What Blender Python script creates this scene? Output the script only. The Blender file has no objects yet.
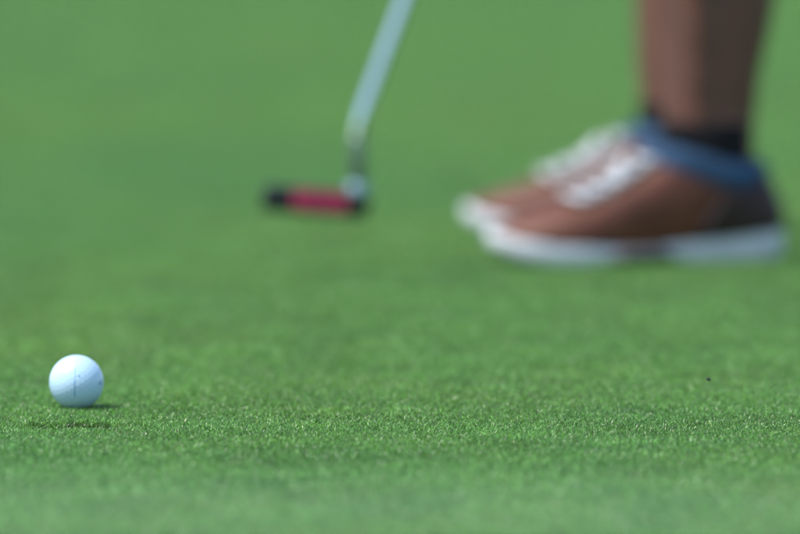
import bpy, bmesh, math, random
import numpy as np
from mathutils import Vector, Matrix

R = math.radians
scene = bpy.context.scene
C = scene.collection
rng = np.random.default_rng(7)
random.seed(7)

# ------------------------------------------------------------------ camera, sky, sun, exposure
CAM_H, F_PX, PITCH = 0.685, 8889.0, math.atan((267 + 468) / 8889.0)
FOCUS_D = 6.775
cam = bpy.data.cameras.new('camera')
cam.lens = 400.0
cam.sensor_width = 36.0
cam.sensor_fit = 'HORIZONTAL'
cam.clip_start = 0.05
cam.clip_end = 3000.0
cam.dof.use_dof = True
cam.dof.aperture_fstop = 3.6
cam.dof.aperture_blades = 0
cam.dof.focus_distance = FOCUS_D / math.cos(PITCH) * math.cos(0.013)
cam_o = bpy.data.objects.new('camera', cam)
C.objects.link(cam_o)
cam_o.location = (0, 0, CAM_H)
cam_o.rotation_euler = (math.pi / 2 - PITCH, 0, 0)
scene.camera = cam_o

SUN_DIR = Vector((-0.56, -0.17, 1.0)).normalized()          # towards the sun: high, from the left
elev = math.asin(SUN_DIR.z)
azim = math.atan2(SUN_DIR.x, SUN_DIR.y)
world = bpy.data.worlds.new('World')
scene.world = world
world.use_nodes = True
wn = world.node_tree
wn.nodes.clear()
sky = wn.nodes.new('ShaderNodeTexSky')
sky.sky_type = 'NISHITA'
sky.sun_disc = False
sky.sun_elevation = elev
sky.sun_rotation = azim
sky.dust_density = 1.5
sky.ozone_density = 1.0
bgn = wn.nodes.new('ShaderNodeBackground')
bgn.inputs['Strength'].default_value = 0.135
wout = wn.nodes.new('ShaderNodeOutputWorld')
wn.links.new(sky.outputs[0], bgn.inputs[0])
wn.links.new(bgn.outputs[0], wout.inputs[0])

sun = bpy.data.lights.new('sun', 'SUN')
sun.energy = 2.5
sun.angle = R(7)
sun.color = (1.0, 0.96, 0.9)
sun_o = bpy.data.objects.new('sun', sun)
C.objects.link(sun_o)
sun_o.rotation_euler = SUN_DIR.to_track_quat('Z', 'Y').to_euler()

vs = scene.view_settings
vs.view_transform = 'Standard'
vs.look = 'None'
vs.exposure = 1.12
vs.gamma = 1.0
vs.use_curve_mapping = False
scene.cycles.use_denoising = True
scene.cycles.use_adaptive_sampling = False
scene.cycles.max_bounces = 8
scene.cycles.caustics_reflective = False
scene.cycles.caustics_refractive = False


def ray(px, py):
    """direction of a photo pixel (800 x 534)"""
    v = Vector(((px - 400.0) / F_PX, 1.0, -(py - 267.0) / F_PX))
    c, s = math.cos(PITCH), math.sin(PITCH)
    return Vector((v.x, v.y * c + v.z * s, -v.y * s + v.z * c))


def on_ground(px, py, z=0.003):
    d = ray(px, py)
    t = (z - CAM_H) / d.z
    return Vector((0, 0, CAM_H)) + d * t


def at_depth(px, py, y):
    d = ray(px, py)
    return Vector((0, 0, CAM_H)) + d * (y / d.y)


# ------------------------------------------------------------------ helpers
def tag(o, label=None, cat=None, group=None, kind=None):
    if label: o['label'] = label
    if cat: o['category'] = cat
    if group: o['group'] = group
    if kind: o['kind'] = kind
    return o


def empty(name, loc):
    o = bpy.data.objects.new(name, None)
    o.empty_display_size = 0.05
    C.objects.link(o)
    o.location = loc
    return o


def mesh_obj(name, verts, faces, mat, parent=None, smooth=True):
    """verts in world space; parented objects keep their world place"""
    me = bpy.data.meshes.new(name)
    me.from_pydata([tuple(v) for v in verts], [], faces)
    me.validate()
    if smooth:
        me.polygons.foreach_set('use_smooth', [True] * len(me.polygons))
    me.materials.append(mat)
    o = bpy.data.objects.new(name, me)
    C.objects.link(o)
    if parent:
        bring(o, parent)
    return o


def bring(o, parent):
    o.parent = parent
    m = parent.matrix_basis.copy()
    p = parent.parent
    while p:
        m = p.matrix_basis @ m
        p = p.parent
    o.matrix_parent_inverse = Matrix.Identity(4)
    o.matrix_basis = m.inverted()


def loft(rings, cap=True, closed=False):
    """rings: list of equal-length lists of Vectors"""
    n = len(rings[0])
    verts = [v for r in rings for v in r]
    faces = []
    m = len(rings)
    for i in range(m if closed else m - 1):
        a, b = i * n, ((i + 1) % m) * n
        for k in range(n):
            k2 = (k + 1) % n
            faces.append((a + k, a + k2, b + k2, b + k))
    if cap and not closed:
        faces.append(tuple(range(n - 1, -1, -1)))
        faces.append(tuple((m - 1) * n + k for k in range(n)))
    return verts, faces


def tube(path, radii, n=20, ref=(0, 1, 0), cap=True):
    """tube along path; radii: number or (along ref, across)"""
    path = [Vector(p) for p in path]
    ref = Vector(ref)
    rings = []
    for i, p in enumerate(path):
        a = path[max(i - 1, 0)]
        b = path[min(i + 1, len(path) - 1)]
        t = (b - a).normalized()
        u = (ref - t * ref.dot(t))
        if u.length < 1e-4:
            u = Vector((1, 0, 0)) - t * t.x
        u.normalize()
        w = t.cross(u)
        r = radii[i] if isinstance(radii, (list, tuple)) else radii
        ra, rb = r if isinstance(r, (list, tuple)) else (r, r)
        rings.append([p + u * (ra * math.cos(q)) + w * (rb * math.sin(q))
                      for q in [2 * math.pi * k / n for k in range(n)]])
    return loft(rings, cap)


def spline(pts, m=6):
    """Catmull-Rom through points (tuples of floats)"""
    P = [np.array(p, float) for p in pts]
    P = [2 * P[0] - P[1]] + P + [2 * P[-1] - P[-2]]
    out = []
    for i in range(1, len(P) - 2):
        for k in range(m):
            t = k / m
            a, b, c, d = P[i - 1], P[i], P[i + 1], P[i + 2]
            out.append(0.5 * (2 * b + (c - a) * t + (2 * a - 5 * b + 4 * c - d) * t * t + (3 * b - a - 3 * c + d) * t ** 3))
    out.append(P[-2])
    return out


def stube(pts, m=6, n=20, ref=(0, 1, 0)):
    """smooth tube; pts rows x,y,z,ra,rb"""
    s = spline(pts, m)
    return tube([q[:3] for q in s], [(max(q[3], 1e-3), max(q[4], 1e-3)) for q in s], n, ref)


def ball_mesh(c, rx, ry, rz, nu=16, nv=10):
    rings = []
    for j in range(1, nv):
        th = math.pi * j / nv
        rings.append([Vector((c[0] + rx * math.sin(th) * math.cos(2 * math.pi * k / nu),
                              c[1] + ry * math.sin(th) * math.sin(2 * math.pi * k / nu),
                              c[2] - rz * math.cos(th))) for k in range(nu)])
    return loft(rings)


def join(parts):
    V, Fc = [], []
    for v, f in parts:
        b = len(V)
        V += list(v)
        Fc += [tuple(i + b for i in q) for q in f]
    return V, Fc


def fused(name, parts, voxel, mat, parent, smooth_it=4):
    """overlapping volumes fused to one continuous skin"""
    v, f = join(parts)
    o = mesh_obj(name, v, f, mat)
    bm = bmesh.new(); bm.from_mesh(o.data)
    bmesh.ops.recalc_face_normals(bm, faces=bm.faces)
    bm.to_mesh(o.data); bm.free()
    md = o.modifiers.new('r', 'REMESH'); md.mode = 'VOXEL'; md.voxel_size = voxel; md.use_smooth_shade = True
    if smooth_it:
        sm = o.modifiers.new('s', 'SMOOTH'); sm.factor = 0.5; sm.iterations = smooth_it
    dg = bpy.context.evaluated_depsgraph_get()
    me = bpy.data.meshes.new_from_object(o.evaluated_get(dg))
    me.polygons.foreach_set('use_smooth', [True] * len(me.polygons))
    o.modifiers.clear()
    o.data = me
    if not me.materials: me.materials.append(mat)
    if parent: bring(o, parent)
    return o


# ------------------------------------------------------------------ materials
def new_mat(name):
    m = bpy.data.materials.new(name)
    m.use_nodes = True
    nt = m.node_tree
    return m, nt, nt.nodes['Principled BSDF']


def plain(name, col, rough=0.5, metal=0.0, var=0.12, scale=60.0, bump=0.0, bscale=400.0, spec=0.5):
    m, nt, p = new_mat(name)
    N, L = nt.nodes, nt.links
    tc = N.new('ShaderNodeTexCoord')
    nz = N.new('ShaderNodeTexNoise'); nz.inputs['Scale'].default_value = scale; nz.inputs['Detail'].default_value = 4
    L.new(tc.outputs['Object'], nz.inputs['Vector'])
    rp = N.new('ShaderNodeValToRGB')
    rp.color_ramp.elements[0].position = 0.3; rp.color_ramp.elements[1].position = 0.7
    rp.color_ramp.elements[0].color = tuple(c * (1 - var) for c in col) + (1,)
    rp.color_ramp.elements[1].color = tuple(min(1, c * (1 + var)) for c in col) + (1,)
    L.new(nz.outputs['Fac'], rp.inputs['Fac'])
    L.new(rp.outputs['Color'], p.inputs['Base Color'])
    p.inputs['Roughness'].default_value = rough
    p.inputs['Metallic'].default_value = metal
    p.inputs['Specular IOR Level'].default_value = spec
    if bump:
        n2 = N.new('ShaderNodeTexNoise'); n2.inputs['Scale'].default_value = bscale; n2.inputs['Detail'].default_value = 3
        L.new(tc.outputs['Object'], n2.inputs['Vector'])
        b = N.new('ShaderNodeBump'); b.inputs['Strength'].default_value = bump; b.inputs['Distance'].default_value = 0.001
        L.new(n2.outputs['Fac'], b.inputs['Height'])
        L.new(b.outputs['Normal'], p.inputs['Normal'])
    return m


GRASS_A = (0.082, 0.226, 0.061)      # cool green
GRASS_B = (0.124, 0.258, 0.054)      # yellower green


def turf_colour(nt):
    """slow drift between cooler and yellower turf, by place on the green"""
    N, L = nt.nodes, nt.links
    g = N.new('ShaderNodeNewGeometry')
    out = None
    for sc, w in (((1.3, 0.9, 1), 1.0), ((9.0, 7.0, 1), 0.45), ((30.0, 24.0, 1), 0.12)):
        mp = N.new('ShaderNodeMapping'); mp.inputs['Scale'].default_value = sc
        L.new(g.outputs['Position'], mp.inputs['Vector'])
        nz = N.new('ShaderNodeTexNoise'); nz.inputs['Scale'].default_value = 1.0; nz.inputs['Detail'].default_value = 2
        L.new(mp.outputs['Vector'], nz.inputs['Vector'])
        mm = N.new('ShaderNodeMath'); mm.operation = 'MULTIPLY_ADD'
        sb = N.new('ShaderNodeMath'); sb.operation = 'SUBTRACT'; sb.inputs[1].default_value = 0.5
        L.new(nz.outputs['Fac'], sb.inputs[0])
        L.new(sb.outputs[0], mm.inputs[0]); mm.inputs[1].default_value = w * 1.6
        if out is None: mm.inputs[2].default_value = 0.5
        else: L.new(out, mm.inputs[2])
        out = mm.outputs[0]
    mx = N.new('ShaderNodeMix'); mx.data_type = 'RGBA'; mx.clamp_factor = True
    L.new(out, mx.inputs['Factor'])
    mx.inputs['A'].default_value = GRASS_A + (1,)
    mx.inputs['B'].default_value = GRASS_B + (1,)
    return mx.outputs['Result']


def grass_mat():
    m, nt, p = new_mat('grass_blade')
    N, L = nt.nodes, nt.links
    col = turf_colour(nt)
    at = N.new('ShaderNodeAttribute'); at.attribute_name = 'tint'          # r brightness, g straw share, b soil and painted dent shade
    sp = N.new('ShaderNodeSeparateColor'); L.new(at.outputs['Color'], sp.inputs[0])
    straw = N.new('ShaderNodeMix'); straw.data_type = 'RGBA'
    L.new(sp.outputs[1], straw.inputs['Factor']); L.new(col, straw.inputs['A'])
    straw.inputs['B'].default_value = (0.20, 0.13, 0.05, 1)
    soil_shade = N.new('ShaderNodeMix'); soil_shade.data_type = 'RGBA'
    L.new(sp.outputs[2], soil_shade.inputs['Factor']); L.new(straw.outputs['Result'], soil_shade.inputs['A'])
    soil_shade.inputs['B'].default_value = (0.022, 0.032, 0.009, 1)  # dark green-brown: some soil, mostly the dent's shade put into the colour
    mul = N.new('ShaderNodeMix'); mul.data_type = 'RGBA'; mul.blend_type = 'MULTIPLY'; mul.inputs['Factor'].default_value = 1
    L.new(soil_shade.outputs['Result'], mul.inputs['A'])
    gr = N.new('ShaderNodeCombineColor')
    sc = N.new('ShaderNodeMath'); sc.operation = 'MULTIPLY'; sc.inputs[1].default_value = 2.0
    L.new(sp.outputs[0], sc.inputs[0])
    for i in range(3): L.new(sc.outputs[0], gr.inputs[i])
    L.new(gr.outputs[0], mul.inputs['B'])
    L.new(mul.outputs['Result'], p.inputs['Base Color'])
    p.inputs['Roughness'].default_value = 0.34
    p.inputs['Specular IOR Level'].default_value = 0.6
    tr = N.new('ShaderNodeBsdfTranslucent')
    warm = N.new('ShaderNodeMix'); warm.data_type = 'RGBA'; warm.blend_type = 'MULTIPLY'; warm.inputs['Factor'].default_value = 1
    L.new(mul.outputs['Result'], warm.inputs['A']); warm.inputs['B'].default_value = (1.25, 1.35, 0.8, 1)
    L.new(warm.outputs['Result'], tr.inputs['Color'])
    ms = N.new('ShaderNodeMixShader'); ms.inputs[0].default_value = 0.35
    L.new(p.outputs[0], ms.inputs[1]); L.new(tr.outputs[0], ms.inputs[2])
    L.new(ms.outputs[0], N['Material Output'].inputs['Surface'])
    return m


def ground_mat():
    m, nt, p = new_mat('turf_sheet')
    N, L = nt.nodes, nt.links
    g = N.new('ShaderNodeNewGeometry')
    nz = N.new('ShaderNodeTexNoise'); nz.inputs['Scale'].default_value = 160; nz.inputs['Detail'].default_value = 5
    L.new(g.outputs['Position'], nz.inputs['Vector'])
    rp = N.new('ShaderNodeValToRGB')
    rp.color_ramp.elements[0].position = 0.35; rp.color_ramp.elements[0].color = (0.045, 0.110, 0.026, 1)
    rp.color_ramp.elements[1].position = 0.68; rp.color_ramp.elements[1].color = (0.085, 0.185, 0.045, 1)
    L.new(nz.outputs['Fac'], rp.inputs['Fac'])
    L.new(rp.outputs['Color'], p.inputs['Base Color'])
    p.inputs['Roughness'].default_value = 0.9
    p.inputs['Specular IOR Level'].default_value = 0.1
    b = N.new('ShaderNodeBump'); b.inputs['Strength'].default_value = 0.8; b.inputs['Distance'].default_value = 0.004
    L.new(nz.outputs['Fac'], b.inputs['Height']); L.new(b.outputs['Normal'], p.inputs['Normal'])
    return m


M_GRASS = grass_mat()
M_GROUND = ground_mat()
M_BALL = plain('ball_cover', (0.42, 0.60, 0.74), 0.28, var=0.02, scale=200, spec=0.5)
M_INK = plain('ball_ink', (0.14, 0.31, 0.50), 0.4, var=0.2, scale=900)
M_LEATHER = plain('brown_leather', (0.104, 0.033, 0.016), 0.5, spec=0.3, var=0.22, scale=35, bump=0.25, bscale=900)
M_SOLE = plain('white_rubber', (0.48, 0.51, 0.53), 0.55, var=0.07, scale=40, bump=0.1)
M_SHANK = plain('grey_shank', (0.16, 0.15, 0.15), 0.5, var=0.12)
M_LACE = plain('white_lace', (0.47, 0.49, 0.51), 0.8, var=0.06, bump=0.5, bscale=1500)
M_TONGUE = plain('grey_tongue', (0.075, 0.075, 0.08), 0.85, var=0.1, bump=0.3, bscale=1200)
M_COLLAR = plain('blue_lining', (0.006, 0.040, 0.092), 0.8, var=0.5, scale=90, bump=0.4, bscale=1500)
M_SOCK = plain('black_knit', (0.008, 0.008, 0.010), 0.9, var=0.2, bump=0.5, bscale=1500, spec=0.2)
M_SKIN = plain('skin', (0.112, 0.042, 0.030), 0.45, var=0.14, scale=30, bump=0.15, bscale=900)
M_BLACK = plain('black_anodised', (0.010, 0.011, 0.014), 0.38, var=0.15, spec=0.5)
M_RED = plain('red_insert', (0.60, 0.038, 0.115), 0.45, var=0.08)
M_CHROME = plain('chrome_steel', (0.45, 0.56, 0.55), 0.14, metal=1.0, var=0.02)
M_SATIN = plain('satin_steel', (0.27, 0.39, 0.42), 0.42, metal=1.0, var=0.03)
M_NECK = plain('dull_steel', (0.20, 0.27, 0.23), 0.4, metal=0.8, var=0.1)
M_GRIP = plain('rubber_grip', (0.02, 0.02, 0.022), 0.8, var=0.2, bump=0.5)
M_SHORTS = plain('navy_cotton', (0.02, 0.028, 0.05), 0.9, var=0.15, bump=0.3)
M_SHIRT = plain('white_cotton', (0.65, 0.66, 0.68), 0.9, var=0.05, bump=0.3)
M_HAIR = plain('dark_hair', (0.015, 0.011, 0.009), 0.6, var=0.3, bump=0.6)
M_INSECT = plain('insect_shell', (0.006, 0.010, 0.007), 0.35, var=0.2)
M_WING = plain('insect_wing', (0.03, 0.04, 0.03), 0.5, var=0.1)

# ------------------------------------------------------------------ ground
rings = [0, 6, 20, 80, 400, 1500]
gv = [(0, 8, 0)]
gf = []
for i, r in enumerate(rings[1:]):
    for k in range(48):
        a = 2 * math.pi * k / 48
        gv.append((r * math.cos(a), 8 + r * math.sin(a), 0))
for k in range(48):
    gf.append((0, 1 + k, 1 + (k + 1) % 48))
for i in range(len(rings) - 2):
    for k in range(48):
        a, b = 1 + i * 48, 1 + (i + 1) * 48
        gf.append((a + k, b + k, b + (k + 1) % 48, a + (k + 1) % 48))
ground = mesh_obj('ground', gv, gf, M_GROUND, smooth=False)
tag(ground, 'flat green ground of the golf putting green', kind='structure')

# ------------------------------------------------------------------ grass: one object, blades everywhere
MARK = on_ground(74, 427)                # scuffed dent in the turf in front of the ball


def vnoise(x, y, seed):
    """smooth value noise, numpy"""
    r = np.random.default_rng(seed).random((256, 256))
    xi, yi = np.floor(x).astype(int), np.floor(y).astype(int)
    fx, fy = x - xi, y - yi
    fx, fy = fx * fx * (3 - 2 * fx), fy * fy * (3 - 2 * fy)
    g = lambda a, b: r[a % 256, b % 256]
    return (g(xi, yi) * (1 - fx) + g(xi + 1, yi) * fx) * (1 - fy) + (g(xi, yi + 1) * (1 - fx) + g(xi + 1, yi + 1) * fx) * fy


def blades(x, y, near):
    n = len(x)
    h = rng.normal(0.0049, 0.00030, n).clip(0.0038, 0.0060)
    w = rng.uniform(0.00022, 0.00040, n)
    az = rng.uniform(0, 2 * np.pi, n)
    lean = np.abs(rng.normal(0, 0.62, n)).clip(0, 1.15)
    bright = np.exp(rng.normal(0, 0.58, n) - 0.08).clip(0.25, 2.6)
    straw = np.where(rng.random(n) < 0.012, rng.uniform(0.3, 0.7, n), rng.uniform(0, 0.06, n))
    up = vnoise(x * 11 + 7, y * 17, 3) - 0.5
    up2 = vnoise(x * 90, y * 70, 5) - 0.5
    h *= 1 + 0.12 * up + 0.03 * up2
    bright *= 1 + 0.26 * up + 0.05 * up2
    # a few taller stray leaves
    st = rng.random(n) < 0.002
    h = np.where(st, h * 1.3, h); bright = np.where(st, bright * 1.25, bright)
    soil_shade = np.zeros(n)
    if near:
        dx, dy = (x - MARK.x) / 0.052, (y - MARK.y - 0.004 * np.sin(x * 120)) / 0.030
        q = np.clip((1.0 - np.sqrt(dx ** 4 + dy * dy)) * 2.0 + 1.5 * (vnoise(x * 190, y * 70, 11) - 0.62), 0, 1)
        h *= 1 - 0.62 * q
        soil_shade = np.clip(q * 1.6, 0, 1) * (vnoise(x * 300, y * 110, 12) > 0.4) * 0.7  # shade of the dent wall painted onto its blades, with a little soil
        straw = np.where((q > 0.1) & (rng.random(n) < 0.05), 0.8, straw)
    # mown grain: in the strip nearest the bottom the blades lie away from the viewer
    bias = 0.38 * np.clip((6.50 - y) / 0.25, 0, 1) if near else 0.0
    lx, ly = lean * np.cos(az), lean * np.sin(az) + bias
    az, lean = np.arctan2(ly, lx), np.hypot(lx, ly).clip(0, 1.1)
    ca, sa = np.cos(az), np.sin(az)
    tw = az + np.pi / 2 + rng.normal(0, 0.5, n)
    wx, wy = np.cos(tw) * w, np.sin(tw) * w
    l1 = h * 0.45 * np.tan(lean * 0.5); l2 = h * np.tan(lean).clip(0, 1.6)
    z0 = np.zeros(n) - 0.0005
    V = np.empty((n, 6, 3))
    V[:, 0] = np.stack([x - wx, y - wy, z0], 1)
    V[:, 1] = np.stack([x + wx, y + wy, z0], 1)
    V[:, 2] = np.stack([x + ca * l1 - wx, y + sa * l1 - wy, h * 0.55], 1)
    V[:, 3] = np.stack([x + ca * l1 + wx, y + sa * l1 + wy, h * 0.55], 1)
    k = 0.45                                                    # cut, slightly narrowed tip
    V[:, 4] = np.stack([x + ca * l2 - wx * k, y + sa * l2 - wy * k, h], 1)
    V[:, 5] = np.stack([x + ca * l2 + wx * k, y + sa * l2 + wy * k, h], 1)
    return V.reshape(-1, 3), bright, straw, soil_shade


TILE = 0.4
X0, X1 = -0.4, 0.4                      # dense zone round the plane of focus
Y0, Y1 = 6.0, 7.2
nn = int((X1 - X0) * (Y1 - Y0) * 1e4 * 48)
va, ba, sa_, oa = blades(rng.uniform(X0, X1, nn), rng.uniform(Y0, Y1, nn), True)
nt_ = int(TILE * TILE * 1e4 * 32)
vb, bb, sb_, ob_ = blades(rng.uniform(-TILE / 2, TILE / 2, nt_), rng.uniform(-TILE / 2, TILE / 2, nt_), False)
V = np.concatenate([va, vb]); bright = np.concatenate([ba, bb]); straw = np.concatenate([sa_, sb_])
nb = len(bright)
base = (np.arange(nb) * 6)[:, None]
quads = np.concatenate([base + [0, 1, 3, 2], base + [2, 3, 5, 4]], 1).reshape(-1)
gme = bpy.data.meshes.new('grass')
gme.vertices.add(nb * 6); gme.vertices.foreach_set('co', V.reshape(-1).astype(np.float32))
gme.loops.add(nb * 8); gme.loops.foreach_set('vertex_index', quads.astype(np.int32))
gme.polygons.add(nb * 2)
gme.polygons.foreach_set('loop_start', (np.arange(nb * 2) * 4).astype(np.int32))
gme.update(calc_edges=True)
gme.polygons.foreach_set('use_smooth', [True] * (nb * 2))
ca_ = gme.color_attributes.new('tint', 'FLOAT_COLOR', 'POINT')
cc = np.ones((nb, 6, 4), np.float32)
cc[:, :, 0] = (bright * 0.5)[:, None]
cc[:, :, 1] = straw[:, None]
cc[:, :, 2] = np.concatenate([oa, ob_])[:, None]
ca_.data.foreach_set('color', cc.reshape(-1))
ti = gme.attributes.new('tile', 'BOOLEAN', 'FACE')
ti.data.foreach_set('value', np.repeat(np.arange(nb) >= nn, 2))
gme.materials.append(M_GRASS)
grass = bpy.data.objects.new('grass', gme)
C.objects.link(grass)
tag(grass, 'short close-mown green grass covering the putting green', 'grass', kind='stuff')

ng = bpy.data.node_groups.new('turf', 'GeometryNodeTree')
ng.interface.new_socket('Geometry', in_out='INPUT', socket_type='NodeSocketGeometry')
ng.interface.new_socket('Geometry', in_out='OUTPUT', socket_type='NodeSocketGeometry')
N, L = ng.nodes, ng.links
gi, go = N.new('NodeGroupInput'), N.new('NodeGroupOutput')
na = N.new('GeometryNodeInputNamedAttribute'); na.data_type = 'BOOLEAN'; na.inputs['Name'].default_value = 'tile'
sg = N.new('GeometryNodeSeparateGeometry'); sg.domain = 'FACE'
L.new(gi.outputs[0], sg.inputs['Geometry']); L.new(na.outputs['Attribute'], sg.inputs['Selection'])
jn = N.new('GeometryNodeJoinGeometry')
L.new(sg.outputs['Inverted'], jn.inputs[0])


def pts_block(x0, y0, nx, ny):
    gr = N.new('GeometryNodeMeshGrid')
    gr.inputs['Size X'].default_value = (nx - 1) * TILE; gr.inputs['Size Y'].default_value = (ny - 1) * TILE
    gr.inputs['Vertices X'].default_value = nx; gr.inputs['Vertices Y'].default_value = ny
    tf = N.new('GeometryNodeTransform')
    tf.inputs['Translation'].default_value = (x0 + (nx - 1) * TILE / 2, y0 + (ny - 1) * TILE / 2, 0)
    L.new(gr.outputs['Mesh'], tf.inputs['Geometry'])
    ip = N.new('GeometryNodeInstanceOnPoints')
    L.new(tf.outputs['Geometry'], ip.inputs['Points']); L.new(sg.outputs['Selection'], ip.inputs['Instance'])
    rv = N.new('FunctionNodeRandomValue'); rv.data_type = 'INT'
    rv.inputs[4].default_value = 0; rv.inputs[5].default_value = 3; rv.inputs['Seed'].default_value = int(x0 * 10 + y0 * 7) & 255
    mu = N.new('ShaderNodeMath'); mu.operation = 'MULTIPLY'; mu.inputs[1].default_value = math.pi / 2
    L.new(rv.outputs[2], mu.inputs[0])
    cx = N.new('ShaderNodeCombineXYZ'); L.new(mu.outputs[0], cx.inputs['Z'])
    L.new(cx.outputs[0], ip.inputs['Rotation'])
    L.new(ip.outputs[0], jn.inputs[0])


# dense zone spans x -0.4..0.4, y 6.0..7.2; tiles fill the blocks round it
pts_block(-0.2, Y0 - 0.2 - 2 * TILE, 2, 3)            # in front
pts_block(-1.4, Y0 + 0.2 - 3 * TILE, 3, 6)            # left
pts_block(0.6, Y0 + 0.2 - 3 * TILE, 3, 6)             # right
pts_block(-1.6, Y1 + 0.2, 9, 19)                      # beyond
L.new(jn.outputs[0], go.inputs[0])
gm = grass.modifiers.new('turf', 'NODES'); gm.node_group = ng

# ------------------------------------------------------------------ golf ball
BR = 0.02135
bc = at_depth(76.5, 380.6, 6.905)
bc.z = 0.0024 + BR
bm = bmesh.new()
bmesh.ops.create_icosphere(bm, subdivisions=1, radius=1.0)
dimp = []
FQ = 6
for f in bm.faces:                                     # geodesic layout, 362 dimples
    a, b, c = [np.array(v.co[:]) for v in f.verts]
    for p_ in range(FQ + 1):
        for q_ in range(FQ + 1 - p_):
            d = a * p_ + b * q_ + c * (FQ - p_ - q_)
            dimp.append(tuple(np.round(d / np.linalg.norm(d), 5)))
bm.free()
dimp = np.array(sorted(set(dimp)))
bm = bmesh.new()
bmesh.ops.create_icosphere(bm, subdivisions=6, radius=1.0)
co = np.array([v.co[:] for v in bm.verts]); co /= np.linalg.norm(co, axis=1)[:, None]
ang = np.arccos(np.clip((co @ dimp.T).max(1), -1, 1))
DA = 0.084
dep = np.where(ang < DA, 0.0045 * (1 - (ang / DA) ** 2), 0)
rr = BR * (1 - dep)
for v, c, r in zip(bm.verts, co, rr): v.co = Vector(c * r)
bme = bpy.data.meshes.new('golf_ball'); bm.to_mesh(bme); bm.free()
bme.polygons.foreach_set('use_smooth', [True] * len(bme.polygons))
bme.materials.append(M_BALL)
ball = bpy.data.objects.new('golf_ball', bme); C.objects.link(ball)
ball.location = bc; ball.rotation_euler = (0.3, 0.5, 1.1)
tag(ball, 'white golf ball with blue printed marks resting on the mown grass', 'golf ball')


def ball_print(polys, name):
    """thin ink patches laid on the cover; polys in (u, v) millimetres seen from the camera"""
    vv, ff = [], []
    for (u0, v0, u1, v1) in polys:
        b = len(vv)
        nu, nv = max(1, int(abs(u1 - u0) / 0.6)), max(1, int(abs(v1 - v0) / 0.6))
        for a in range(nu + 1):
            for c in range(nv + 1):
                u = (u0 + (u1 - u0) * a / nu) / 1000; v = (v0 + (v1 - v0) * c / nv) / 1000
                d = Vector((u, -math.sqrt(max(BR * BR - u * u - v * v, 1e-9)), v)).normalized()
                vv.append(bc + d * (BR + 0.00006))
        for a in range(nu):
            for c in range(nv):
                q = b + a * (nv + 1) + c
                ff.append((q, q + nv + 1, q + nv + 2, q + 1))
    o = mesh_obj(name, vv, ff, M_INK)
    o.parent = ball
    o.matrix_basis = (Matrix.Translation(bc) @ ball.rotation_euler.to_matrix().to_4x4()).inverted()
    return o


strokes = []
vv0 = 12.5
while vv0 > -9.0:                       # a vertical line of small print
    hgt = random.uniform(0.7, 1.3)
    if vv0 > 4:
        strokes.append((-0.75, vv0, -0.45, vv0 - hgt))
        if random.random() < 0.4: strokes.append((-0.45, vv0, 0.1, vv0 - 0.35))
    else:
        strokes.append((-1.35, vv0, -0.85, vv0 - hgt))
        strokes.append((-0.55, vv0, -0.15, vv0 - hgt))
        if random.random() < 0.6: strokes.append((-0.85, vv0 - 0.3, -0.55, vv0 - 0.65))
    vv0 -= hgt + 0.3
ball_print(strokes, 'printed_line')
ball_print([(2.0, 7.4, 3.4, 6.0)], 'printed_dot')
ball_print([(18.0, 2.0, 19.6, 1.2), (18.2, 1.0, 19.4, 0.2), (18.6, 0.0, 20.2, -1.0), (17.0, 0.6, 17.7, -0.6)], 'printed_logo')

# ------------------------------------------------------------------ putter
HY = 8.17
pc = at_depth(316.5, 201, HY)                          # middle of the face
yaw = R(12)
ax = Vector((-math.cos(yaw), -math.sin(yaw), 0))      # heel -> toe
nf = Vector((math.sin(yaw), -math.cos(yaw), 0))       # face normal, towards the ball
roll = R(5)                                           # toe a little up
ax = (ax * math.cos(roll) + Vector((0, 0, 1)) * math.sin(roll)).normalized()
upv = nf.cross(ax); upv = upv if upv.z > 0 else -upv
putter = empty('putter', (pc.x, pc.y, 0.0))
tag(putter, 'putter with black head, red face insert and bent chrome shaft swung above the grass', 'putter')


def P(a, n, u): return pc + ax * a + nf * n + upv * u


# cross-section of the head: n (out of the face), u (up)
prof = [(0.0, -0.0115), (0.0, 0.0105), (-0.001, 0.0118), (-0.0075, 0.0118), (-0.0085, 0.0105), (-0.0085, -0.001),
        (-0.012, -0.0045), (-0.026, -0.0055), (-0.0285, -0.0075), (-0.0275, -0.0115), (-0.024, -0.013), (-0.002, -0.013)]
rings = []
for t in np.linspace(-1, 1, 25):
    e = math.sqrt(max(0, 1 - max(0, (abs(t) - 0.86) / 0.14) ** 2)) if abs(t) > 0.86 else 1
    e = max(e, 0.25)
    muscle = 0.9 + 0.35 * (abs(t) > 0.45)
    rings.append([P(t * 0.0500, -0.004 + (n + 0.004) * (1 if n > -0.004 else e), u * (0.55 + 0.45 * e) * (muscle if -0.009 < n < 0 and False else 1)) for n, u in prof])
hv, hf = loft(rings)
head = mesh_obj('head', hv, hf, M_BLACK, putter)
bv = head.modifiers.new('b', 'BEVEL'); bv.width = 0.0008; bv.segments = 2; bv.limit_method = 'ANGLE'; bv.angle_limit = R(35)


def slab(a0, a1, n0, n1, u0, u1):
    vs = [P(a, n, u) for a in (a0, a1) for n in (n0, n1) for u in (u0, u1)]
    return vs, [(0, 1, 3, 2), (4, 6, 7, 5), (0, 4, 5, 1), (2, 3, 7, 6), (0, 2, 6, 4), (1, 5, 7, 3)]


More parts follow.
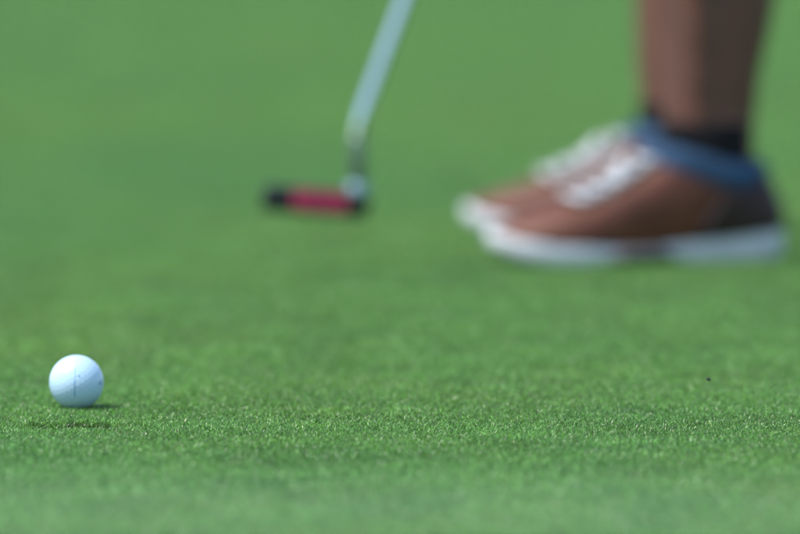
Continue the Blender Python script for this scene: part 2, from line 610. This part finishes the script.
o = mesh_obj('face_insert', *slab(-0.029, 0.0215, -0.0006, 0.0009, -0.0088, 0.0088), M_RED, head, smooth=False)
b_ = o.modifiers.new('b', 'BEVEL'); b_.width = 0.0006; b_.segments = 2
o['label'] = 'red insert across the middle of the striking face'
gl = []
for k in range(7):
    u = -0.0066 + k * 0.0022
    gl.append(slab(-0.026, 0.0185, 0.0008, 0.00115, u - 0.0004, u + 0.0004))
mesh_obj('face_groove', *join(gl), plain('dark_red', (0.30, 0.012, 0.05), 0.5), head, smooth=False)
mesh_obj('sight_line', *slab(-0.0008, 0.0008, -0.026, -0.010, -0.0052, -0.0040), M_SOLE, head, smooth=False)
# neck: satin collar on the heel, upright chrome neck, bend, then the leaning shaft
hs = P(-0.0375, -0.0045, 0.009)
v1 = at_depth(357.5, 186, hs.y); v1 = Vector((v1.x, hs.y, hs.z))
top_up = v1 + Vector((0.001, -0.010, 0.066))
sd = Vector((math.tan(R(20.8)), math.tan(R(14)), 1.0)).normalized()
cv = [v1 + Vector((0, 0, z)) for z in (-0.006, -0.002, 0.003, 0.008, 0.012, 0.014)]
mesh_obj('hosel', *tube(cv, [0.0085, 0.0098, 0.0102, 0.0098, 0.0075, 0.0056], 24, ref=(1, 0, 0)), M_SATIN, putter)
mesh_obj('neck', *tube([v1 + Vector((0, -0.0002 - 0.13 * z, z)) for z in (0.010, 0.014, 0.034, 0.052, 0.056)], [0.0066, 0.0074, 0.0072, 0.0070, 0.0060], 20, ref=(1, 0, 0)), M_NECK, putter)
path = [v1 + Vector((0, 0, 0.010)), v1 + Vector((0, -0.006, 0.045))]
A, B_ = path[-1], top_up + sd * 0.022
for k in range(1, 9):
    t = k / 8
    path.append(A * (1 - t) ** 2 + top_up * 2 * t * (1 - t) + B_ * t * t)
for s in np.linspace(0.08, 0.80, 10): path.append(top_up + sd * float(s))
mesh_obj('shaft', *tube(path, [0.0060] * 12 + [0.0060 + 0.00015 * k for k in range(8)], 20, ref=(1, 0, 0)), M_CHROME, putter)
mesh_obj('ferrule', *tube([top_up + sd * 0.555, top_up + sd * 0.568], [0.0080, 0.0105], 20, ref=(1, 0, 0)), M_BLACK, putter)
mesh_obj('grip', *tube([top_up + sd * s for s in (0.566, 0.57, 0.65, 0.78, 0.822, 0.826)],
                       [0.0105, 0.0118, 0.0128, 0.0140, 0.0146, 0.010], 20, ref=(1, 0, 0)), M_GRIP, putter)

# ------------------------------------------------------------------ person (golfer)
near_leg = Vector((0.0, 8.335, 0)); far_leg = Vector((-0.014, 8.615, 0))
person = empty('person', (0.29, 8.475, 0))
tag(person, 'person in brown golf shoes and black ankle socks standing bare-legged on the green', 'person')


def leg_tube(o):
    y = o.y; dx = o.x
    hip_y = 8.475 + (y - 8.475) * 0.62
    rows = []
    # z, front x, depth, half width
    for z, fx, dpt, hw in ((0.028, 0.264, 0.055, 0.026), (0.06, 0.260, 0.066, 0.030), (0.10, 0.255, 0.073, 0.033), (0.135, 0.2475, 0.080, 0.033),
                           (0.18, 0.2465, 0.092, 0.037), (0.245, 0.2455, 0.107, 0.044), (0.31, 0.243, 0.116, 0.052), (0.37, 0.239, 0.120, 0.053),
                           (0.43, 0.233, 0.114, 0.050), (0.48, 0.229, 0.118, 0.052), (0.54, 0.240, 0.126, 0.056), (0.64, 0.262, 0.145, 0.067),
                           (0.76, 0.290, 0.165, 0.078), (0.87, 0.315, 0.180, 0.088), (0.93, 0.335, 0.170, 0.085)):
        t = max(0, (z - 0.1) / 0.8)
        rows.append((fx + dx * (1 - t) + dpt / 2, y + (hip_y - y) * t, z, hw, dpt / 2))
    return stube(rows, 4, 24)


shin = []
body_parts = []
for o in (near_leg, far_leg):
    body_parts.append(leg_tube(o))
    # shin ridge, shin muscle and the tendon above the heel
    body_parts.append(stube([(0.258 + o.x, o.y + 0.006, 0.11, 0.007, 0.010), (0.2525 + o.x, o.y + 0.006, 0.18, 0.008, 0.010), (0.2510 + o.x, o.y + 0.006, 0.30, 0.010, 0.012), (0.248 + o.x, o.y + 0.006, 0.42, 0.010, 0.012)], 4, 12))
    for sy in (-1, 1):
        body_parts.append(stube([(0.283 + o.x, o.y + sy * 0.020, 0.10, 0.012, 0.012), (0.280 + o.x, o.y + sy * 0.024, 0.17, 0.017, 0.014), (0.279 + o.x, o.y + sy * 0.030, 0.25, 0.020, 0.018), (0.274 + o.x, o.y + sy * 0.038, 0.34, 0.020, 0.016), (0.27 + o.x, o.y + sy * 0.030, 0.42, 0.016, 0.014)], 4, 14))
    body_parts.append(stube([(0.326 + o.x, o.y, 0.09, 0.011, 0.008), (0.327 + o.x, o.y, 0.14, 0.011, 0.008), (0.331 + o.x, o.y, 0.19, 0.012, 0.008), (0.325 + o.x, o.y, 0.25, 0.012, 0.008)], 4, 14))
    # malleolus and foot inside the shoe
    body_parts.append(ball_mesh((0.292 + o.x, o.y - 0.026, 0.098), 0.016, 0.012, 0.016))
    body_parts.append(stube([(0.305 + o.x, o.y, 0.045, 0.026, 0.022), (0.24 + o.x, o.y - 0.003, 0.050, 0.030, 0.028), (0.18 + o.x, o.y - 0.006, 0.040, 0.034, 0.016)], 4, 16))
hipc = Vector((0.395, 8.475, 0.955))
neckp = Vector((0.10, 8.445, 1.385))
body_parts.append(stube([(0.405, 8.475, 0.86, 0.12, 0.085), (0.40, 8.475, 0.93, 0.165, 0.115), (0.355, 8.472, 1.03, 0.145, 0.10),
                         (0.28, 8.465, 1.14, 0.155, 0.105), (0.20, 8.457, 1.255, 0.165, 0.105), (0.135, 8.45, 1.34, 0.13, 0.075),
                         (0.09, 8.447, 1.39, 0.058, 0.058), (0.045, 8.443, 1.445, 0.052, 0.056)], 5, 28))
hc = Vector((-0.005, 8.435, 1.515))
body_parts.append(ball_mesh(hc, 0.098, 0.076, 0.108, 24, 16))
fd = Vector((-0.72, -0.05, -0.69)).normalized()          # looks down at the green
fu = Vector((-0.69, 0, 0.72)).normalized()
body_parts.append(stube([tuple(hc + fd * 0.05 - fu * 0.03) + (0.055, 0.06), tuple(hc + fd * 0.055 - fu * 0.09) + (0.042, 0.045), tuple(hc + fd * 0.075 - fu * 0.112) + (0.02, 0.02)], 4, 16))
body_parts.append(stube([tuple(hc + fd * 0.09 + fu * 0.015) + (0.009, 0.01), tuple(hc + fd * 0.112 - fu * 0.022) + (0.014, 0.014), tuple(hc + fd * 0.092 - fu * 0.034) + (0.012, 0.009)], 3, 12))
for s in (-1, 1):
    body_parts.append(ball_mesh(hc + Vector((0.012, s * 0.078, -0.008)), 0.018, 0.008, 0.03, 10, 8))
hand_c = [top_up + sd * 0.735, top_up + sd * 0.645]       # left hand above, right hand below
sh = [Vector((0.135, 8.275, 1.30)), Vector((0.135, 8.625, 1.285))]
side = Vector((1, 0, 0)) - sd * sd.x; side.normalize()     # towards the golfer
fwd = sd.cross(side)                                      # across
for k, (hcx, s0, sy) in enumerate(zip(hand_c, sh, (-1, 1))):
    wr = hcx + side * 0.035 + Vector((0.02, sy * 0.035, 0.075))
    el = (s0 + wr) * 0.5 + Vector((0.075, sy * 0.075, -0.02))
    body_parts.append(stube([tuple(s0 + Vector((0.03, -sy * 0.05, 0.0))) + (0.05, 0.055), tuple(s0) + (0.05, 0.052), tuple((s0 + el) / 2) + (0.044, 0.046), tuple(el) + (0.036, 0.038),
                             tuple((el * 0.6 + wr * 0.4)) + (0.037, 0.037), tuple(wr) + (0.024, 0.028), tuple(hcx + side * 0.028 + Vector((0, sy * 0.02, 0.02))) + (0.03, 0.022)], 4, 18))
    # palm behind the grip, four fingers closed round it and a thumb along it
    body_parts.append(stube([tuple(hcx + side * 0.024 + fwd * (-sy * 0.0) + sd * 0.04) + (0.02, 0.014), tuple(hcx + side * 0.027) + (0.030, 0.016), tuple(hcx + side * 0.022 - sd * 0.04) + (0.026, 0.012)], 4, 14, ref=tuple(fwd)))
    for q in range(4):
        fc = hcx + sd * (0.033 - 0.022 * q)
        r0 = 0.0225
        pth = []
        for a in np.linspace(20, 250 - 15 * abs(q - 1.3), 8):
            an = R(float(a)) * sy
            pth.append(tuple(fc + side * (r0 * math.cos(an)) + fwd * (r0 * math.sin(an))) + (0.0088 if q < 3 else 0.0078,) * 2)
        body_parts.append(stube(pth, 2, 10))
    body_parts.append(stube([tuple(hcx + side * 0.03 - fwd * (sy * 0.022) + sd * 0.02) + (0.013, 0.013), tuple(hcx + side * 0.004 - fwd * (sy * 0.026) - sd * 0.012) + (0.0105, 0.0105),
                             tuple(hcx - side * 0.016 - fwd * (sy * 0.014) - sd * 0.045) + (0.009, 0.009)], 4, 10))
body = fused('body', body_parts, 0.005, M_SKIN, person, 9)
body['label'] = 'bare brown skin of the lower legs'

# clothing out of the frame
sp_ = []
for o in (near_leg, far_leg):
    y = o.y; hip_y = 8.475 + (y - 8.475) * 0.62
    sp_.append(stube([(0.325, 8.475 + (y - 8.475) * 0.80, 0.56, 0.088, 0.098), (0.355, 8.475 + (y - 8.475) * 0.72, 0.70, 0.095, 0.105),
                      (0.40, hip_y, 0.85, 0.105, 0.118), (0.41, hip_y, 0.92, 0.09, 0.11)], 4, 24))
sp_.append(stube([(0.41, 8.475, 0.84, 0.13, 0.10), (0.402, 8.475, 0.93, 0.178, 0.128), (0.365, 8.473, 1.015, 0.160, 0.114), (0.352, 8.472, 1.04, 0.156, 0.112)], 4, 28))
fused('shorts', sp_, 0.008, M_SHORTS, person, 2)
sp_ = [stube([(0.385, 8.475, 0.985, 0.168, 0.120), (0.355, 8.472, 1.03, 0.160, 0.114), (0.28, 8.465, 1.14, 0.168, 0.118), (0.20, 8.457, 1.255, 0.178, 0.117),
              (0.135, 8.45, 1.34, 0.14, 0.086), (0.10, 8.448, 1.38, 0.068, 0.068)], 5, 28)]
for k, (hcx, s0, sy) in enumerate(zip(hand_c, sh, (-1, 1))):
    wr = hcx + side * 0.035 + Vector((0.02, sy * 0.035, 0.075)); el = (s0 + wr) * 0.5 + Vector((0.075, sy * 0.075, -0.02))
    sp_.append(stube([tuple(s0 + Vector((0.04, -sy * 0.09, 0.0))) + (0.06, 0.07), tuple(s0) + (0.062, 0.064), tuple(s0 * 0.35 + el * 0.65) + (0.056, 0.058)], 4, 20))
fused('shirt', sp_, 0.008, M_SHIRT, person, 2)
hv_ = [ball_mesh(hc - fd * 0.022 + fu * 0.018, 0.096, 0.081, 0.100, 20, 14)]
fused('hair', hv_, 0.008, M_HAIR, person, 1)
for s in (-1, 1):
    ec = hc + fd * 0.079 + fu * 0.008 + Vector((0, s * 0.030, 0))
    eye = mesh_obj('eye', *ball_mesh(ec, 0.0115, 0.0115, 0.0115), M_SOLE, person)
    mesh_obj('iris', *ball_mesh(ec + fd * 0.0075, 0.006, 0.006, 0.006), M_HAIR, eye)
mesh_obj('mouth', *stube([tuple(hc + fd * 0.098 - fu * 0.062 + Vector((0, y, 0))) + (r, r) for y, r in ((-0.024, 0.002), (0, 0.006), (0.024, 0.002))], 4, 8, ref=(0, 0, 1)),
         plain('lip', (0.22, 0.07, 0.06), 0.4), person)


# ---- socks
for o in (near_leg, far_leg):
    rows = []
    for z, fx, dpt, hw in ((0.062, 0.257, 0.071, 0.033), (0.10, 0.2515, 0.0785, 0.036), (0.12, 0.246, 0.0835, 0.0365), (0.130, 0.2455, 0.084, 0.0365), (0.133, 0.247, 0.081, 0.035)):
        rows.append((fx + o.x + dpt / 2, o.y, z, hw, dpt / 2))
    mesh_obj('sock', *stube(rows, 3, 28), M_SOCK, person)

# ---- shoes.  local frame: s from heel (0) to toe (SL), t across (+ = lateral), z up
SL = 0.284


def shoe(ankle, yaw, mirror, parent):
    """yaw: how far the toe turns towards the camera"""
    fdir = Vector((-math.cos(yaw), -math.sin(yaw), 0))
    ldir = Vector((math.sin(yaw), -math.cos(yaw), 0)) * mirror     # lateral side
    heel = Vector((ankle.x + 0.3635, ankle.y, 0)) + (Vector((1, 0, 0)) + fdir) * -0.075 * 0
    # keep the ankle over the same spot when the foot turns
    heel = Vector((ankle.x + 0.288, ankle.y, 0)) - fdir * 0.072

    def W(s, t, z): return heel + fdir * s + ldir * t + Vector((0, 0, z + 0.0015))

    NU = 72
    # plan of the sole: half width lateral / medial by s
    def halfw(s):
        x = s / SL
        lat = np.interp(x, [0, .03, .10, .25, .45, .62, .75, .88, .96, 1], [0.010, .024, .033, .035, .037, .046, .048, .038, .022, 0.006])
        med = np.interp(x, [0, .03, .10, .25, .45, .62, .75, .88, .96, 1], [0.010, .024, .032, .033, .030, .040, .046, .040, .025, 0.006])
        return float(lat), float(med)

    us = [0.5 - 0.5 * math.cos(math.pi * k / (NU // 2)) for k in range(NU // 2 + 1)]
    outline = []                                            # (s,t) closed: lateral heel->toe, medial toe->heel
    for u in us: outline.append((u * SL, halfw(u * SL)[0] if 0 < u < 1 else 0.0))
    for u in us[-2:0:-1]: outline.append((u * SL, -halfw(u * SL)[1]))
    n = len(outline)

    def smooth_closed(pts, it=3):
        for _ in range(it):
            pts = [tuple((pts[i - 1][c] + 2 * pts[i][c] + pts[(i + 1) % len(pts)][c]) / 4 for c in range(len(pts[i]))) for i in range(len(pts))]
        return pts
    outline = smooth_closed(outline)

    def sole_top(s):
        x = s / SL
        return float(np.interp(x, [0, .10, .30, .45, .60, .80, .92, 1], [.031, .029, .024, .0195, .0185, .0205, .026, .034]))

    def sole_bot(s):
        x = s / SL
        return float(np.interp(x, [0, .04, .33, .40, .49, .58, .67, .80, .92, 1], [.004, .0, .0, .006, .008, .006, .0005, .0, .006, .016]))

    # upper: one bezier per outline point from sole edge to collar ring
    def collar(u):
        """u = angle, 0 at heel, pi at toe side"""
        cs, ct = 0.067 - 0.050 * math.cos(u), 0.036 * math.sin(u)
        f = (1 - math.cos(u)) / 2
        z = float(np.interp(f, [0, .12, .35, .6, .85, 1], [.092, .090, .094, .101, .108, .110]))
        return cs, ct, z
    rings_ = []
    VN = 18
    for i_, (s, t) in enumerate(outline):
        u = 2 * math.pi * i_ / n
        # angle of the collar point: slower at the toe so the vamp fans out
        xs = s / SL
        uu = math.acos(max(-1, min(1, 1 - 2 * min(1, xs ** 1.0))))
        if t < 0: uu = 2 * math.pi - uu
        cs, ct, cz = collar(uu)
        p0 = np.array([s, t * 0.985, sole_top(s) - 0.004])
        p3 = np.array([cs, ct, cz])
        f = xs
        out = 0.004 * (1 - f)
        h0 = float(np.interp(f, [0, .3, .6, .85, 1], [.034, .028, .024, .020, .014]))
        p1 = p0 + np.array([(-0.004 if f < .1 else 0.004 * (f > .9)), (0.006 if t > 0 else -0.006) * (0.1 < f < .95), h0])
        # tangent at the collar
        if f > 0.55:
            g = (f - 0.55) / 0.45
            d = np.array([0.058 * g + 0.006, t * 0.50 * g, -0.024 - 0.033 * g])
        else:
            d = np.array([0, (0.004 if t > 0 else -0.004), -0.024])
        p2 = p3 + d
        col_ = []
        for v in np.linspace(0, 1, 60):
            v = float(v)
            q = p0 * (1 - v) ** 3 + p1 * 3 * v * (1 - v) ** 2 + p2 * 3 * v * v * (1 - v) + p3 * v ** 3
            col_.append(q)
        rings_.append(col_)
    # the last six samples of every column span the top 24 mm, so the collar band has an even height
    for col_ in rings_:
        fine = np.array(col_)
        L_ = np.concatenate([[0], np.cumsum(np.linalg.norm(np.diff(fine, axis=0), axis=1))])
        tot = L_[-1]
        bw = float(np.interp(fine[0][0] / SL, [0, .05, .13, .2, 1], [.008, .010, .022, .027, .024]))   # narrow over the heel
        want = np.concatenate([np.linspace(0, tot - bw, VN - 5), np.linspace(tot - bw, tot, 6)[1:]])
        new = np.stack([np.interp(want, L_, fine[:, c]) for c in range(3)], 1)
        col_[:] = list(new)
    grid = np.array(rings_)                                  # n x VN x 3
    for _ in range(3):
        grid[:, 1:-1] = (np.roll(grid, 1, 0) + 2 * grid + np.roll(grid, -1, 0))[:, 1:-1] / 4
    vs_ = [W(*grid[i_, j]) for j in range(VN) for i_ in range(n)]
    fs = []
    for j in range(VN - 3):
        for i_ in range(n):
            fs.append((j * n + i_, j * n + (i_ + 1) % n, (j + 1) * n + (i_ + 1) % n, (j + 1) * n + i_))
    up = mesh_obj('shoe', vs_, fs, M_LEATHER, parent)
    so = up.modifiers.new('t', 'SOLIDIFY'); so.thickness = 0.002; so.offset = 0

    nrm = np.zeros_like(grid)
    du = np.roll(grid, -1, 0) - np.roll(grid, 1, 0)
    dv = np.gradient(grid, axis=1)
    nrm = np.cross(du, dv)
    nrm /= np.linalg.norm(nrm, axis=2)[:, :, None] + 1e-9
    cen = grid.mean(axis=(0, 1))
    if (nrm * (grid - cen)).sum() < 0: nrm = -nrm

    def patch(sel_i, j0, j1, off, name, mat):
        vs2, fs2 = [], []
        J = list(range(j0, j1 + 1))
        for i_ in sel_i:
            for j in J:
                vs2.append(W(*(grid[i_ % n, j] + nrm[i_ % n, j] * off)))
        for a in range(len(sel_i) - 1):
            for b in range(len(J) - 1):
                q = a * len(J) + b
                fs2.append((q, q + len(J), q + len(J) + 1, q + 1))
        ob = mesh_obj(name, vs2, fs2, mat, up)
        s2 = ob.modifiers.new('t', 'SOLIDIFY'); s2.thickness = 0.003; s2.offset = 0
        return ob
    toe_i = n // 2
    # padded blue collar band, all round
    j_c = VN - 6
    rowsv, rowf = [], []
    J = list(range(j_c, VN))
    for j in J:
        for i_ in range(n):
            fold = 0.0022 * math.sin(i_ * 0.9 + j * 1.3) * math.sin(i_ * 0.37 + 1.0)
            bulge = (0.0038 + fold) * math.sin(math.pi * (j - j_c) / (len(J) - 1)) + 0.0012
            rowsv.append(W(*(grid[i_, j] + nrm[i_, j] * bulge)))
    for i_ in range(n): rowsv.append(W(*(grid[i_, VN - 1] + np.array([0, 0, 0.004]) - nrm[i_, VN - 1] * 0.003)))
    for i_ in range(n): rowsv.append(W(*(grid[i_, VN - 1] - nrm[i_, VN - 1] * 0.007 - np.array([0, 0, 0.008]))))
    m_ = len(J) + 2
    for j in range(m_ - 1):
        for i_ in range(n): rowf.append((j * n + i_, j * n + (i_ + 1) % n, (j + 1) * n + (i_ + 1) % n, (j + 1) * n + i_))
    mesh_obj('collar', rowsv, rowf, M_COLLAR, up)['label'] = 'padded blue ankle collar'
    # pale tongue / lace panel over the instep
    wide = int(n * 0.085)
    patch(list(range(toe_i - wide, toe_i + wide + 1)), 6, VN - 6, 0.0030, 'tongue', M_TONGUE)
    # eyestays
    # laces: crossing tubes over the tongue
    lt = []
    jl = np.linspace(6.1, VN - 6.2, 5)
    for q, j in enumerate(jl):
        for sgn in (-1, 1):
            pth = []
            for w in np.linspace(-1, 1, 9):
                ii = toe_i + sgn * w * (wide + 1)
                jj = min(VN - 1, max(0, j + 0.42 * w))
                i0, j0 = int(math.floor(ii)), int(math.floor(jj))
                fi, fj = ii - i0, jj - j0
                g4 = lambda G: (G[i0 % n, j0] * (1 - fi) + G[(i0 + 1) % n, j0] * fi) * (1 - fj) + (G[i0 % n, min(j0 + 1, VN - 1)] * (1 - fi) + G[(i0 + 1) % n, min(j0 + 1, VN - 1)] * fi) * fj
                pth.append(W(*(g4(grid) + g4(nrm) * (0.0058 + 0.0008 * sgn))))
            lt.append((pth, 0.0023))
    ob = mesh_obj('lace', *join([tube(p_, r_, 8, ref=(0, 0, 1)) for p_, r_ in lt]), M_LACE, up)
    # bow on top
    bow = []
    c0 = W(*(grid[toe_i, VN - 7] + nrm[toe_i, VN - 7] * 0.008))
    for sgn in (-1, 1):
        pts = [(0, 0, 0), (0.004, sgn * 0.014, -0.001), (0.010, sgn * 0.024, -0.012), (0.014, sgn * 0.022, -0.016), (0.010, sgn * 0.012, -0.007), (0, 0, 0)]
        bow.append(tube([c0 + fdir * q[0] + ldir * q[1] + Vector((0, 0, q[2])) for q in spline(pts, 4)], 0.0028, 8))
        pts = [(0, 0, 0), (0.010, sgn * 0.012, -0.008), (0.022, sgn * 0.028, -0.026), (0.026, sgn * 0.033, -0.036)]
        bow.append(tube([c0 + fdir * q[0] + ldir * q[1] + Vector((0, 0, q[2])) for q in spline(pts, 4)], 0.0026, 8))
    mesh_obj('lace_bow', *join(bow), M_LACE, up)
    # sole: white forefoot and heel units, grey shank between
    def sole_ring(f_off, top):
        return [(s, t, (sole_top(s) if top else sole_bot(s))) for s, t in outline]
    def scale_ring(z_of, k, grow):
        out = []
        for s, t in outline:
            out.append(W(SL / 2 + (s - SL / 2) * (1 + grow), t * (1 + grow * 3), z_of(s)))
        return out
    R0 = scale_ring(lambda s: sole_bot(s) + 0.0, 0, -0.022)
    R1 = scale_ring(lambda s: sole_bot(s) + 0.003, 0, 0.008)
    R2 = scale_ring(lambda s: (sole_bot(s) + sole_top(s)) / 2, 0, 0.016)
    R3 = scale_ring(lambda s: sole_top(s) - 0.002, 0, 0.012)
    R4 = scale_ring(lambda s: sole_top(s), 0, 0.004)
    R5 = scale_ring(lambda s: sole_top(s) - 0.001, 0, -0.05)
    mesh_obj('sole', *loft([R0, R1, R2, R3, R4, R5]), M_SOLE, up)['label'] = 'thick white rubber sole'
    # grey arch insert, proud of the sole side
    sel = [i_ for i_ in range(n) if 0.39 < outline[i_][0] / SL < 0.655]
    for sign in (1, -1):
        ii = [i_ for i_ in sel if outline[i_][1] * sign > 0]
        vv, ff = [], []
        for i_ in ii:
            s, t = outline[i_]
            g = 1 + 0.016 * 3 + 0.03
            zt, zb = sole_top(s), sole_bot(s)
            edge = min(1, 4 * min((s / SL - 0.39) / 0.265, (0.655 - s / SL) / 0.265))
            for z in (zb + 0.0005, zb + 0.0015 + (zt - zb) * 0.80 * max(edge, 0.05)):
                vv.append(W(SL / 2 + (s - SL / 2) * 1.016, t * g, z))
        for a in range(len(ii) - 1): ff.append((2 * a, 2 * a + 2, 2 * a + 3, 2 * a + 1))
        ob = mesh_obj('shank', vv, ff, M_SHANK, up)
        s2 = ob.modifiers.new('t', 'SOLIDIFY'); s2.thickness = 0.002
    # heel counter: overlay round the back, the heel's shade painted into its colour
    cw = int(n * 0.20)
    patch([k % n for k in range(-cw, cw + 1)], 1, j_c - 1, 0.0030, 'shaded_heel_counter', M_LEATHER_SHADED)
    return up


M_LEATHER_SHADED = plain('shaded_brown_leather', (0.022, 0.010, 0.008), 0.5, spec=0.3, var=0.2, scale=35, bump=0.25, bscale=900)  # brown leather darkened to paint in the shadow at the shoe's rear
shoe(near_leg, R(14), 1, person)['label'] = 'brown leather golf shoe of the leading foot, white laces'
shoe(far_leg, R(3), -1, person)['label'] = 'brown leather golf shoe half hidden behind the other'

# ------------------------------------------------------------------ small fly in the air over the turf
fp = at_depth(707.6, 379.3, 6.88)
fly = empty('fly', fp)
tag(fly, 'tiny dark fly hovering over the grass', 'fly')
mesh_obj('body', *join([ball_mesh(fp + Vector((-0.0009, 0, 0.0003)), 0.0006, 0.0006, 0.0006, 10, 8), ball_mesh(fp, 0.0010, 0.0008, 0.0009, 10, 8),
                        stube([tuple(fp + Vector((0.0004, 0, 0))) + (0.0008, 0.0008), tuple(fp + Vector((0.0014, 0, -0.0004))) + (0.0008, 0.0007), tuple(fp + Vector((0.0021, 0, -0.0007))) + (0.0002, 0.0002)], 3, 10)]), M_INSECT, fly)
for s in (-1, 1):
    w = [(0, 0.0004, 0.0006), (0.0006, 0.0018, 0.0012), (0.0014, 0.0024, 0.0014), (0.0018, 0.0018, 0.0012), (0.0012, 0.0009, 0.0009)]
    vs_ = [fp + Vector((a, s * b, c)) for a, b, c in w] + [fp + Vector((a, s * b, c + 0.00005)) for a, b, c in w]
    k = len(w)
    mesh_obj('wing', vs_, [tuple(range(k)), tuple(range(2 * k - 1, k - 1, -1))] + [(q, (q + 1) % k, (q + 1) % k + k, q + k) for q in range(k)], M_WING, fly, smooth=False)
fly.scale = (1.05, 1.05, 1.05)
